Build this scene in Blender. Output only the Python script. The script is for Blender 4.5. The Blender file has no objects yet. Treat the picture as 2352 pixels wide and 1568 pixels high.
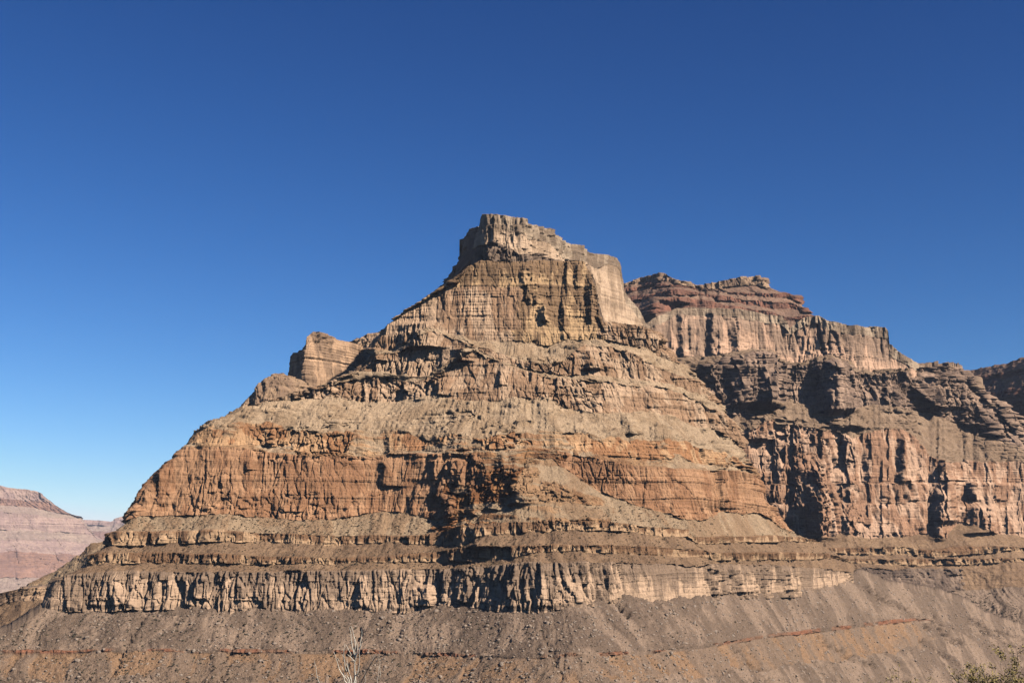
import bpy, math, random
import numpy as np
from mathutils import Vector

# ------------------------------------------------------------------ camera, sky, sun
scene = bpy.context.scene
F = 2963.0                                   # focal length in units of a 2352-wide frame
HZ = 1290.0                                  # eye level in that frame
PITCH = math.atan((HZ - 784.0) / F)
cam_d = bpy.data.cameras.new('camera')
cam = bpy.data.objects.new('camera', cam_d)
scene.collection.objects.link(cam)
cam.location = (0, 0, 0)
cam.rotation_euler = (math.radians(90) + PITCH, 0, 0)
cam_d.sensor_width = 36.0
cam_d.lens = 36.0 * F / 2352.0
cam_d.clip_start = 0.1
cam_d.clip_end = 80000
scene.camera = cam
scene.render.resolution_x = 1024
scene.render.resolution_y = 682

SUN_AZ = math.radians(54)                    # to the right of "straight behind the camera"
SUN_EL = math.radians(36)
S = Vector((math.sin(SUN_AZ) * math.cos(SUN_EL), -math.cos(SUN_AZ) * math.cos(SUN_EL), math.sin(SUN_EL)))
sun_d = bpy.data.lights.new('sun', 'SUN')
sun_d.energy = 5.0
sun_d.angle = math.radians(0.5)
sun_d.color = (1.0, 0.94, 0.86)
sun = bpy.data.objects.new('sun', sun_d)
sun.rotation_euler = S.to_track_quat('Z', 'Y').to_euler()
sun.location = (300, -300, 900)
scene.collection.objects.link(sun)

world = bpy.data.worlds.new('World')
scene.world = world
world.use_nodes = True
nt = world.node_tree
nt.nodes.clear()
SKYK = 0.555
sky = nt.nodes.new('ShaderNodeTexSky')
sky.sky_type = 'NISHITA'
sky.sun_disc = False
sky.sun_elevation = SUN_EL
sky.sun_rotation = math.atan2(S.x, S.y)
sky.altitude = 1200
sky.air_density = 1.0
sky.dust_density = 0.15
sky.ozone_density = 3.0
bg = nt.nodes.new('ShaderNodeBackground')
bg.inputs['Strength'].default_value = 0.1
wo = nt.nodes.new('ShaderNodeOutputWorld')
# deep polarised desert sky: the Nishita sky with more contrast and saturation
sep = nt.nodes.new('ShaderNodeSeparateColor'); com = nt.nodes.new('ShaderNodeCombineColor')
nt.links.new(sky.outputs[0], sep.inputs[0])
for i, (gam, mul) in enumerate(((2.05, 1.85), (1.62, 1.42), (1.42, 1.5))):
    a = nt.nodes.new('ShaderNodeMath'); a.operation = 'MULTIPLY'; a.inputs[1].default_value = 0.085
    m_ = nt.nodes.new('ShaderNodeMath'); m_.operation = 'MINIMUM'; m_.inputs[1].default_value = 0.72
    b = nt.nodes.new('ShaderNodeMath'); b.operation = 'POWER'; b.inputs[1].default_value = gam
    c = nt.nodes.new('ShaderNodeMath'); c.operation = 'MULTIPLY'; c.inputs[1].default_value = mul * 10 * SKYK
    nt.links.new(sep.outputs[i], a.inputs[0]); nt.links.new(a.outputs[0], m_.inputs[0]); nt.links.new(m_.outputs[0], b.inputs[0])
    nt.links.new(b.outputs[0], c.inputs[0]); nt.links.new(c.outputs[0], com.inputs[i])
nt.links.new(com.outputs[0], bg.inputs['Color'])
nt.links.new(bg.outputs[0], wo.inputs['Surface'])

scene.view_settings.view_transform = 'Standard'
scene.view_settings.look = 'None'
scene.view_settings.exposure = 0.9
scene.view_settings.gamma = 1.0
scene.cycles.diffuse_bounces = 0
scene.cycles.max_bounces = 4
scene.cycles.volume_bounces = 0

# ------------------------------------------------------------------ noise
rng = np.random.RandomState(7)
PERM = rng.permutation(256).astype(np.int32)
PERM = np.concatenate([PERM, PERM])
RND = (rng.rand(256) * 2 - 1).astype(np.float32)
RNDB = rng.rand(256).astype(np.float32)
RNDC = rng.rand(256).astype(np.float32)

def _q(t):
    return t * t * t * (t * (t * 6 - 15) + 10)

def vn3(x, y, z, seed=0):
    x = np.asarray(x, np.float32) + seed * 17.31
    y = np.asarray(y, np.float32) + seed * 5.77
    z = np.asarray(z, np.float32) + seed * 9.13
    x, y, z = np.broadcast_arrays(x, y, z)
    xf = np.floor(x); yf = np.floor(y); zf = np.floor(z)
    xi = xf.astype(np.int32) & 255; yi = yf.astype(np.int32) & 255; zi = zf.astype(np.int32) & 255
    fx = _q(x - xf); fy = _q(y - yf); fz = _q(z - zf)
    A = PERM[xi] + yi; B = PERM[(xi + 1) & 255] + yi
    AA = PERM[A & 255] + zi; AB = PERM[(A + 1) & 255] + zi
    BA = PERM[B & 255] + zi; BB = PERM[(B + 1) & 255] + zi
    def g(a): return RND[PERM[a & 255]]
    x00 = g(AA) * (1 - fx) + g(BA) * fx
    x10 = g(AB) * (1 - fx) + g(BB) * fx
    x01 = g(AA + 1) * (1 - fx) + g(BA + 1) * fx
    x11 = g(AB + 1) * (1 - fx) + g(BB + 1) * fx
    y0 = x00 * (1 - fy) + x10 * fy
    y1 = x01 * (1 - fy) + x11 * fy
    return y0 * (1 - fz) + y1 * fz

def fbm(x, y, z, o=4, seed=0, gain=0.5):
    a = 1.0; s = 0; n = 0
    for i in range(o):
        s = s + a * vn3(x * 2.03 ** i, y * 2.03 ** i, z * 2.03 ** i, seed + i * 3)
        n += a; a *= gain
    return s / n * 1.6

def worley(x, y, seed=0):
    """plan-view cells: distance to nearest, second nearest minus nearest, random of the cell"""
    x = np.asarray(x, np.float32) + seed * 13.7; y = np.asarray(y, np.float32) + seed * 3.9
    xf = np.floor(x).astype(np.int32); yf = np.floor(y).astype(np.int32)
    f1 = np.full(x.shape, 9.0, np.float32); f2 = f1.copy(); idv = np.zeros(x.shape, np.float32); tl = np.zeros(x.shape, np.float32)
    for i in (-1, 0, 1):
        for j in (-1, 0, 1):
            cx = xf + i; cy = yf + j
            h = PERM[(PERM[cx & 255] + cy) & 255]
            d = np.sqrt((cx + RNDB[h] - x) ** 2 + (cy + RNDC[h] - y) ** 2)
            nearer = d < f1
            f2 = np.where(nearer, f1, np.minimum(f2, d))
            idv = np.where(nearer, RND[h], idv)
            tl = np.where(nearer, RND[(h * 7 + 3) & 255] * (x - cx - RNDB[h]), tl)
            f1 = np.where(nearer, d, f1)
    return f1, f2 - f1, idv, tl

def sstep(a, b, x):
    t = np.clip((x - a) / (b - a), 0, 1)
    return t * t * (3 - 2 * t)

def mixc(a, b, t):
    return a * (1 - t[..., None]) + b * t[..., None]

# ------------------------------------------------------------------ materials
def rock_material(name, fine=1.0, rough=0.95):
    m = bpy.data.materials.new(name)
    m.use_nodes = True
    t = m.node_tree; N = t.nodes; L = t.links
    bs = N['Principled BSDF']
    bs.inputs['Roughness'].default_value = rough
    bs.inputs['Specular IOR Level'].default_value = 0.12
    att = N.new('ShaderNodeAttribute'); att.attribute_name = 'rock'
    tc = N.new('ShaderNodeTexCoord')
    def noise(scale, vec, detail=5, ro=0.6):
        mp = N.new('ShaderNodeMapping'); mp.inputs['Scale'].default_value = vec
        n = N.new('ShaderNodeTexNoise'); n.inputs['Scale'].default_value = scale
        n.inputs['Detail'].default_value = detail; n.inputs['Roughness'].default_value = ro
        L.new(tc.outputs['Object'], mp.inputs['Vector']); L.new(mp.outputs[0], n.inputs['Vector'])
        return n.outputs['Fac']
    def math_(op, a, b):
        n = N.new('ShaderNodeMath'); n.operation = op
        for i, v in enumerate((a, b)):
            if isinstance(v, (int, float)): n.inputs[i].default_value = v
            else: L.new(v, n.inputs[i])
        return n.outputs[0]
    streak = noise(0.35 * fine, (1, 1, 0.18))
    grain = noise(0.5 * fine, (1, 1, 1), 6, 0.7)
    bed = noise(0.06 * fine, (0.35, 0.35, 5.0), 4, 0.65)
    # the alpha of "rock" is 1 on bare cliff, 0 on loose slope
    cl = att.outputs['Alpha']
    mixn = math_('ADD', math_('MULTIPLY', streak, cl), math_('MULTIPLY', grain, math_('SUBTRACT', 1.0, cl)))
    v = math_('ADD', math_('MULTIPLY', math_('SUBTRACT', mixn, 0.5), 1.1), 1.0)
    v2 = math_('ADD', math_('MULTIPLY', math_('SUBTRACT', grain, 0.5), 0.7), 1.0)
    v3 = math_('ADD', math_('MULTIPLY', math_('SUBTRACT', bed, 0.5), math_('MULTIPLY', cl, 0.8)), 1.0)
    vv = math_('MULTIPLY', math_('MULTIPLY', v, v2), v3)
    mul = N.new('ShaderNodeVectorMath'); mul.operation = 'SCALE'
    L.new(att.outputs['Color'], mul.inputs[0]); L.new(vv, mul.inputs['Scale'])
    L.new(mul.outputs[0], bs.inputs['Base Color'])
    bump = N.new('ShaderNodeBump'); bump.inputs['Strength'].default_value = 1.0
    bump.inputs['Distance'].default_value = 1.5 / fine
    hgt = math_('ADD', math_('ADD', mixn, math_('MULTIPLY', grain, 0.7)), math_('MULTIPLY', bed, math_('MULTIPLY', cl, 0.8)))
    L.new(hgt, bump.inputs['Height']); L.new(bump.outputs[0], bs.inputs['Normal'])
    return m

ROCK = rock_material('layered_rock')
FAR = rock_material('far_rock', 0.5)

def simple(name, col, var=0.3, scale=8.0, rough=0.8, trans=0.0):
    m = bpy.data.materials.new(name); m.use_nodes = True
    t = m.node_tree; bs = t.nodes['Principled BSDF']
    n = t.nodes.new('ShaderNodeTexNoise'); n.inputs['Scale'].default_value = scale; n.inputs['Detail'].default_value = 4
    r = t.nodes.new('ShaderNodeValToRGB')
    r.color_ramp.elements[0].position = 0.3; r.color_ramp.elements[1].position = 0.7
    r.color_ramp.elements[0].color = tuple(c * (1 - var) for c in col) + (1,)
    r.color_ramp.elements[1].color = tuple(min(1, c * (1 + var)) for c in col) + (1,)
    tc = t.nodes.new('ShaderNodeTexCoord')
    t.links.new(tc.outputs['Object'], n.inputs['Vector'])
    t.links.new(n.outputs['Fac'], r.inputs['Fac']); t.links.new(r.outputs[0], bs.inputs['Base Color'])
    bs.inputs['Roughness'].default_value = rough
    return m

# ------------------------------------------------------------------ rock kinds: (main, second, kind)
C = lambda r, g, b: np.array((r, g, b), np.float32)
KIND = {
 # name: (colour A, colour B, cliff share, block size m, block depth m, bedding depth m, share of B, more B towards the top)
 'cone':    (C(.38,.225,.115), C(.27,.145,.07), 0.42, 8, 3.0, 1.6, .4, 0),
 'talus':   (C(.31,.218,.148), C(.20,.14,.095), 0.0, 12, 0.0, 0.0, .5, 0),
 'ochre':   (C(.32,.195,.108), C(.255,.175,.115), 0.0, 12, 0.0, 0.0, .5, 0),
 'redledge':(C(.27,.12,.065), C(.22,.125,.075), 0.5, 6, 2.0, 0.4, .5, 0),
 'lower':   (C(.50,.34,.215), C(.27,.185,.12), 1.0, 13, 2.7, 0.6, .50, 1.0),
 'bench':   (C(.285,.182,.104), C(.225,.142,.082), 0.0, 12, 0.0, 0.6, .45, 0),
 'ledge':   (C(.49,.315,.175), C(.23,.13,.068), 1.0, 8, 2.4, 0.6, .50, 1.0),
 'apron':   (C(.39,.275,.165), C(.33,.215,.122), 0.0, 12, 0.0, 0.3, .4, 0),
 'red':     (C(.44,.245,.128), C(.33,.17,.085), 1.0, 15, 3.0, 1.2, .45, 0),
 'rubble':  (C(.37,.18,.072), C(.215,.095,.038), 0.45, 9, 5.0, 2.0, .5, 0),
 'tier':    (C(.51,.305,.155), C(.36,.18,.082), 0.62, 14, 3.2, 1.7, .45, 0),
 'cream':   (C(.47,.335,.205), C(.38,.26,.152), 0.22, 12, 2.5, 2.6, .4, 0),
 'brown':   (C(.52,.35,.215), C(.36,.22,.125), 1.0, 15, 3.2, 1.1, .45, 0),
 'dark':    (C(.54,.35,.18), C(.24,.15,.08), 1.0, 20, 4.4, 1.3, .62, 1.2),
 'tower':   (C(.57,.40,.255), C(.40,.275,.17), 1.0, 24, 2.8, 0.8, .42, 0),
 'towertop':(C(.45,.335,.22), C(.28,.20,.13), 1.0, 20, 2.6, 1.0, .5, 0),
 'base_and_shade':(C(.30,.21,.14), C(.20,.14,.095), 1.0, 10, 4.5, 1.0, .5, 0),  # rock at the tower foot, reused as painted shade on the summit flank
 'fin':     (C(.50,.32,.19), C(.30,.195,.12), 1.0, 16, 3.4, 1.8, .5, 0),
 'grey':    (C(.40,.265,.16), C(.29,.19,.12), 1.0, 14, 6.0, 2.6, .5, 0),
 'pink':    (C(.58,.37,.235), C(.38,.215,.125), 1.0, 24, 5.5, 1.0, .45, 0),
 'greybed': (C(.41,.275,.185), C(.26,.175,.12), 1.0, 28, 7.0, 3.4, .5, 0),
 'greyslope':(C(.33,.225,.14), C(.27,.18,.11), 0.35, 16, 3.0, 3.0, .5, 0),
 'tan':     (C(.61,.385,.245), C(.37,.245,.16), 1.0, 30, 5.0, 0.8, .4, .8),
 'redbed':  (C(.28,.13,.08), C(.20,.10,.065), 1.0, 18, 4.0, 2.0, .5, 0),
 'redslope':(C(.28,.175,.115), C(.23,.14,.092), 0.0, 22, 2.0, 2.0, .5, 0),
 'varnish': (C(.25,.175,.12), C(.15,.105,.075), 1.0, 12, 5.0, 1.5, .5, 0),
 'rim':     (C(.42,.28,.17), C(.26,.17,.11), 1.0, 16, 5.0, 1.0, .5, 0),
 'farA':    (C(.42,.29,.225), C(.36,.245,.20), 1.0, 30, 5.0, 5.0, .5, 0),
 'farS':    (C(.42,.31,.23), C(.36,.26,.20), 0.1, 30, 2.0, 2.5, .5, 0),
 'farR':    (C(.35,.20,.135), C(.28,.165,.12), 1.0, 30, 5.0, 5.0, .5, 0),
}
KEYS = list(KIND)
TAB = {k: np.array([KIND[n][i] for n in KEYS], np.float32) * (0.64 if k in 'ab' else 1.0) for i, k in enumerate(('a', 'b', 'cl', 'bs', 'ba', 'bed', 'sh', 'vg'))}

for _k in 'ab': TAB[_k] *= np.array([1.01, .97, .965], np.float32)

# ------------------------------------------------------------------ building rock sheets
def ray(px, py):
    dx = (px - 1176.0) / F; du = (784.0 - py) / F
    fy = math.cos(PITCH) - du * math.sin(PITCH)
    fz = math.sin(PITCH) + du * math.cos(PITCH)
    return dx / fy, fz / fy

def poly(p, x):
    if isinstance(p, (int, float)): return np.full(x.shape, float(p))
    a = np.array(p, float)
    return np.interp(x, a[:, 0], a[:, 1])

def grid_mesh(name, P, col, cl, mat, kind='structure', parent=None):
    R, Cn = P.shape[:2]
    me = bpy.data.meshes.new(name)
    n = R * Cn
    idx = np.arange(n).reshape(R, Cn)
    q = np.stack([idx[:-1, :-1], idx[:-1, 1:], idx[1:, 1:], idx[1:, :-1]], -1).reshape(-1, 4)
    me.vertices.add(n); me.vertices.foreach_set('co', P.reshape(-1).astype(np.float32))
    me.loops.add(q.size); me.loops.foreach_set('vertex_index', q.reshape(-1).astype(np.int32))
    me.polygons.add(len(q))
    me.polygons.foreach_set('loop_start', np.arange(0, q.size, 4, dtype=np.int32))
    me.update(calc_edges=True)
    at = me.color_attributes.new('rock', 'FLOAT_COLOR', 'POINT')
    rgba = np.concatenate([col, cl[..., None]], -1).astype(np.float32)
    at.data.foreach_set('color', rgba.reshape(-1))
    me.materials.append(mat)
    ob = bpy.data.objects.new(name, me)
    scene.collection.objects.link(ob)
    if kind: ob['kind'] = kind
    return ob

def blur(a, k):
    for _ in range(k):
        b = a.copy()
        b[1:-1] = (a[:-2] + 2 * a[1:-1] + a[2:]) / 4
        a = b.copy()
        a[:, 1:-1] = (b[:, :-2] + 2 * b[:, 1:-1] + b[:, 2:]) / 4
    return a

def normals(P):
    du = np.gradient(P, axis=1); dv = np.gradient(P, axis=0)
    n = np.cross(du, dv)
    n /= (np.linalg.norm(n, axis=-1, keepdims=True) + 1e-9)
    return n

def strata_tint(z, x, y, s=1.0):
    w = (z + 4 * fbm(x / 300, y / 300, z / 300, 2, 50)) / s
    return 1 + 0.13 * vn3(0, 0, w / 9.0, 61) + 0.10 * vn3(0, 0, w / 3.1, 62) + 0.08 * vn3(0, 0, w / 28.0, 63)

def sheet(name, rows, anchor, D0=None, Z0=None, dx=1.3, dv=0.7, feats=(), detail=1.0, mat=None,
          wrap=(8, 25, 60, 140, 300), cap=(10, 30, 80, 200), capz=0.0, back=-150.0, seed=0, big=1.0,
          edge=(26, 40.0), xmid=None, dbg=None, tilt=0.0, smooth=7, gull=(), report=False, rib=6.0):
    """rows: bottom to top: (xl, xr, [(x, y) ...], slope below in degrees, kind below, jag)"""
    XL = np.array([r[0] for r in rows], float); XR = np.array([r[1] for r in rows], float)
    g = np.arange(XL.min() - 60, XR.max() + 60, 2.0)
    ys = []
    for k, r in enumerate(rows):
        y = poly(r[2], g)
        jag = r[5] if len(r) > 5 else 1.5
        y = y + jag * (fbm(g / 55.0, k * 3.7 + seed, 0.5, 4, 90) * 1.7 + 0.5 * vn3(g / 7.0, k * 1.3, seed, 93))
        ys.append(y)
    for k in range(1, len(ys)): ys[k] = np.minimum(ys[k], ys[k - 1] - 0.6)
    D = [None] * len(rows)
    mx, mz = ray(g, ys[anchor])
    if Z0 is not None: D[anchor] = Z0 / mz
    else: D[anchor] = poly(D0, g)
    ker = np.hanning(2 * smooth + 1); ker /= ker.sum()
    D[anchor] = np.convolve(np.pad(D[anchor], smooth, mode='edge'), ker, 'valid')
    def step(k, kk, ang):
        _, m0 = ray(g, ys[k]); _, m1 = ray(g, ys[kk])
        t = np.tan(np.radians(poly(ang, g)))
        return (m0 * D[k] - D[k] * t) / (m1 - t)
    def soft(d, w):
        kr = np.hanning(w + 3); kr /= kr.sum(); h = (len(kr) - 1) // 2
        return np.convolve(np.pad(d, (h, len(kr) - 1 - h), mode='edge'), kr, 'valid')
    for k in range(anchor + 1, len(rows)):
        D[k] = step(k - 1, k, rows[k][3])
        if len(rows[k]) > 6: D[k] = np.maximum(soft(D[k], rows[k][6]), D[k - 1] + 1)
    for k in range(anchor - 1, -1, -1):
        D[k] = step(k + 1, k, rows[k + 1][3])
        if len(rows[k]) > 6: D[k] = np.minimum(soft(D[k], rows[k][6]), D[k + 1] - .5)
    if report:
        for k in range(len(rows)):
            xs = np.linspace(max(XL[k], 0), min(XR[k], 2352), 6)
            _, m = ray(g, ys[k])
            print('%s row %d' % (name, k), ' '.join('%d:D%d,z%d' % (x, np.interp(x, g, D[k]), np.interp(x, g, D[k] * m)) for x in xs))
    if dbg:
        for k in range(len(rows)): print('ROW', k, [int(np.interp(x, g, D[k])) for x in dbg])
    U0, U1 = XL.min(), XR.max()
    mid = xmid if xmid else (XL.max() + XR.min()) / 2
    nl = int((mid - U0) / dx); nr = int((U1 - mid) / dx)
    u = np.concatenate([np.linspace(0, 1, nl, endpoint=False), 1 + np.linspace(0, 1, nr)])
    RW = []; IMG = []
    for k in range(len(rows)):
        px = np.where(u < 1, XL[k] + u * (mid - XL[k]), mid + (u - 1) * (XR[k] - mid))
        py = np.interp(px, g, ys[k]); d = np.interp(px, g, D[k])
        w, rc = edge
        t = np.clip(np.minimum((px - XL[k]), (XR[k] - px)) / w, 0, 1)
        d = d + rc * (1 - np.sqrt(np.clip(1 - (1 - t) ** 2, 0, 1)))
        ax, az = ray(px, py)
        RW.append(np.stack([ax * d, d, az * d], -1)); IMG.append(np.stack([px, py], -1))
    P = [RW[0][None]]; I = [IMG[0][None]]; K0 = [np.zeros(1)]; 
    for k in range(1, len(rows)):
        h = np.median(np.abs(IMG[k][:, 1] - IMG[k - 1][:, 1])); hm = np.max(np.abs(IMG[k][:, 1] - IMG[k - 1][:, 1]))
        n = int(max(3, math.ceil((0.6 * hm + 0.4 * h) * dv)))
        f = (np.arange(1, n + 1) / n)[:, None, None]
        P.append(RW[k - 1][None] * (1 - f) + RW[k][None] * f)
        I.append(IMG[k - 1][None] * (1 - f) + IMG[k][None] * f)
        K0.append(k - 1 + f[:, 0, 0])
    CC = [np.zeros((1, len(u)))]; DD = [np.zeros((1, len(u)))]
    for k in range(1, len(rows)):
        A = RW[k - 1]; kr = np.hanning(121); kr /= kr.sum()
        Ax = np.convolve(np.pad(A[:, 0], 60, mode='edge'), kr, 'valid'); Ay = np.convolve(np.pad(A[:, 1], 60, mode='edge'), kr, 'valid')
        tx = np.gradient(Ax); ty = np.gradient(Ay); tl_ = np.hypot(tx, ty) + 1e-6; tx /= tl_; ty /= tl_
        arc = np.cumsum(np.r_[0, np.hypot(np.diff(Ax), np.diff(Ay))])
        vx = P[k][..., 0] - A[None, :, 0]; vy = P[k][..., 1] - A[None, :, 1]
        CC.append(arc[None] + vx * tx + vy * ty + k * 777.0); DD.append(vx * ty - vy * tx)
    P = np.concatenate(P); I = np.concatenate(I); V = np.concatenate(K0)
    CC = np.concatenate(CC); DD = np.concatenate(DD)
    # kind of each vertex; a row may name several kinds along x: [(x_end, kind), ...]
    X, Y, Z = P[..., 0], P[..., 1], P[..., 2]
    one = np.ones(P.shape[1])[None]
    band = np.clip(np.ceil(V - 1e-6).astype(int), 1, len(rows) - 1)
    frac = (V - (band - 1))[:, None] * one
    def first(kd): return kd if isinstance(kd, str) else (kd[0][1] if kd else KEYS[0])
    bk = np.array([KEYS.index(first(r[4])) for r in rows])
    kk = bk[band][:, None] * np.ones(P.shape[1], int)[None]
    pxj = I[..., 0] + 22 * vn3(I[..., 1] / 13, I[..., 0] / 30, 0.3, 33) + 10 * vn3(I[..., 1] / 4, I[..., 0] / 9, 0.3, 34)
    for j, r in enumerate(rows):
        if r[4] and not isinstance(r[4], str):
            rr = np.where(band == j)[0]
            if not len(rr): continue
            sub = kk[rr]; x_ = pxj[rr]
            for xe, kd in reversed(r[4]):
                sub = np.where(x_ < xe, KEYS.index(kd), sub)
            last = KEYS.index(r[4][-1][1]); sub = np.where(x_ >= r[4][-1][0], last, sub)
            kk[rr] = sub
    col1 = {q: TAB[q][kk] for q in TAB}
    s = 1.0 / detail
    cl = col1['cl'].copy()
    part = (cl > 0.05) & (cl < 0.95)
    m = fbm(X / 70 * detail, Y / 70 * detail, Z / 26 * detail, 4, 31 + seed)
    share = cl
    cl = np.where(part, sstep(-0.06, 0.06, m - (0.5 - share) * 1.3), cl).astype(np.float32)
    cls = blur(cl, 1)
    bs = col1['bs']; ba = blur(col1['ba'], 2)
    # joints and blocks: plan-view cells, the smaller ones broken up from bed to bed
    wx = X + 6 * s * vn3(X / 40, Y / 40, Z / 170, 41) + 1.2 * vn3(X / 9, Y / 9, Z / 14, 43)
    wy = Y + 6 * s * vn3(X / 40, Y / 40, Z / 170, 42)
    lay = np.floor((Z + 5 * vn3(X / 90, Y / 90, Z / 200, 44)) / (np.where(bs > 21, 75, 26) * s))
    n0 = vn3(X / 14, Y / 14, Z / 60, 46)
    lay2 = np.floor((Z + 3 * vn3(X / 30, Y / 30, Z / 90, 45) + 4 * n0) / (17 * s))
    f0, e0, id0, t0 = worley(wx / (bs * 2.6), wy / (bs * 2.6), 5 + seed)
    f1, e1, id1, t1_ = worley(wx / (bs * 1.05) + (lay % 5) * 3.3, wy / (bs * 1.05), 1 + seed)
    f2, e2, id2, t2_ = worley(wx / (bs * 0.42) + lay2 * 7.3, wy / (bs * 0.42) + lay2 * 2.1, 2 + seed)
    colm = 1.3 * id0 + 1.6 * t0 + 0.8 * id1 + 1.1 * t1_ + 0.6 * id2 + 0.8 * t2_ \
        - 1.0 * np.exp(-(e0 / 0.05) ** 2) - 1.0 * np.exp(-(e1 / 0.09) ** 2) - 0.22 * np.exp(-(e2 / 0.12) ** 2)
    act = 0.30 + 0.85 * sstep(-0.4, 0.5, fbm(X / 150 * detail, Y / 150 * detail, Z / 120 * detail, 2, 70 + seed))
    n_big = fbm(X / 120 * detail, Y / 120 * detail, Z / 700 * detail, 3, 3 + seed)
    rv = 1 - np.abs(fbm(X / 26 * detail, Y / 26 * detail, Z / 210 * detail, 4, 11 + seed, .6))
    n_mid = fbm(X / 30 * detail, Y / 30 * detail, Z / 30 * detail, 4, 17 + seed, .6)
    n_fine = fbm(X / 6.5 * detail, Y / 6.5 * detail, Z / 8 * detail, 3, 21 + seed, .7)
    # bedding: notched steps, the same beds everywhere
    zw = Z + 3 * s * fbm(X / 160, Y / 160, Z / 80, 2, 52)
    b1 = vn3(0, 0, zw / (7.5 * s), 53); b2 = vn3(0, 0, zw / (2.6 * s), 54)
    bed = sstep(-0.12, 0.12, b1) + 0.6 * sstep(-0.15, 0.15, b2) - 0.8
    bed = bed * (0.65 + 0.8 * vn3(X / 60, Y / 60, Z / 40, 55))
    saw = zw / (11 * s); saw = saw - np.floor(saw)
    saw2 = zw / (4.1 * s) + 0.3; saw2 = saw2 - np.floor(saw2)
    outc = sstep(0.0, 0.3, fbm(X / 75 * detail, Y / 75 * detail, Z / 15 * detail, 5, 57 + seed, .6))
    d_cliff = ba * act * colm + col1['bed'] * bed * 1.3 + big * 9 * s * n_big + rib * s * (rv - .7) * (.4 + act) + 0.6 * s * n_mid + 0.55 * s * n_fine
    rill = fbm(CC / 24 * detail + 1.2 * vn3(X / 60, Y / 60, Z / 60, 79), DD / 130 * detail, 0.5, 4, 80 + seed, .6)
    rock_n = np.clip(fbm(X / 5 * detail, Y / 5 * detail, Z / 4 * detail, 3, 84 + seed, .7) - .12, 0, 1)
    lump = np.clip(fbm(X / 16 * detail, Y / 16 * detail, Z / 12 * detail, 3, 86 + seed, .6) - .3, 0, 1)
    d_slope = 5 * s * n_big + 2.4 * s * rill + 0.8 * s * n_mid + 0.45 * s * n_fine + 1.5 * s * rock_n + 3.0 * s * lump \
        + outc * (saw * 1.5 + saw2 * .6) * col1['bed'] * 1.25
    d = d_cliff * cls + d_slope * (1 - cls) - 2.0 * s * (1 - cls)
    N = normals(blur(P, 4))
    Nh = N.copy(); Nh[..., 2] = 0
    Nh /= np.linalg.norm(Nh, axis=-1, keepdims=True) + 1e-6
    N = N * (1 - cls[..., None]) + Nh * cls[..., None]
    P = P + N * d[..., None]
    # placed ribs and recesses: shaded face xa..xb, crest at xb, fading out at xc, from image y0 down to y1
    for (xa, xb, xc, y0, y1, *o) in feats:
        amp = o[0] if o else 1.0
        wob = 1.0 if xb - xa > 9 else .3
        px = I[..., 0] + 5 * wob * vn3(I[..., 1] / 14, 0, xa * .37, 71) + 3 * wob * vn3(I[..., 1] / 5, I[..., 0] / 9, xa * .1, 72); py = I[..., 1]
        W = (xb - xa) * Y / F
        t1 = np.clip((px - xa) / (xb - xa), 0, 1); t2 = np.clip((xc - px) / max(xc - xb, 1), 0, 1)
        w = np.where(px < xb, t1 ** 1.2, t2 * t2 * (3 - 2 * t2))
        soft = max(3.0, 0.12 * (y1 - y0))
        wy_ = sstep(y0 - soft, y0 + soft, py) * (1 - sstep(y1 - soft * .5, y1 + soft * .5, py))
        P[..., 1] -= W * 1.0 * amp * w * wy_
    gmask = np.zeros(P.shape[:2])
    for pts_, w_, dep in gull:
        gx = I[..., 0] + 5 * vn3(I[..., 1] / 9, I[..., 0] / 9, 0.2, 150); gy = I[..., 1] + 4 * vn3(I[..., 1] / 9, I[..., 0] / 9, 0.2, 151)
        for (ax_, ay_), (bx_, by_) in zip(pts_, pts_[1:]):
            tt = np.clip(((gx - ax_) * (bx_ - ax_) + (gy - ay_) * (by_ - ay_)) / ((bx_ - ax_) ** 2 + (by_ - ay_) ** 2), 0, 1)
            gmask = np.maximum(gmask, np.exp(-((gx - ax_ - tt * (bx_ - ax_)) ** 2 + (gy - ay_ - tt * (by_ - ay_)) ** 2) / w_ ** 2) * dep)
    if len(gull): P = P - N * (1.9 * gmask * (.7 + .8 * fbm(X / 7, Y / 7, Z / 7, 3, 152)) - 2.5 * (gmask > 1) * rock_n)[..., None]
    # ---- colour
    Z2 = P[..., 2]
    vst = fbm(X / 13 * detail, Y / 13 * detail, Z / 95 * detail, 4, 101 + seed)
    vpt = fbm(X / 55 * detail, Y / 55 * detail, Z / 40 * detail, 4, 111 + seed)
    tB = sstep(-0.2, 0.2, vst * 0.75 + vpt * 0.6 + 0.22 * id1 + 0.12 * id2 + (col1['sh'] - 0.5) * 1.2 + (frac - .5) * col1['vg'])
    rock = mixc(col1['a'], col1['b'], tB) * strata_tint(Z, X, Y, s)[..., None]
    sl = TAB['a'][KEYS.index('cream')]; 
    # loose slope colour: the slope kind of the nearest band, streaked down the slope
    isS = np.array([TAB['cl'][k] < 0.36 for k in bk[1:]])
    fixed = {'redledge': 'talus', 'rubble': 'apron', 'tier': 'cream'}
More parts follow.
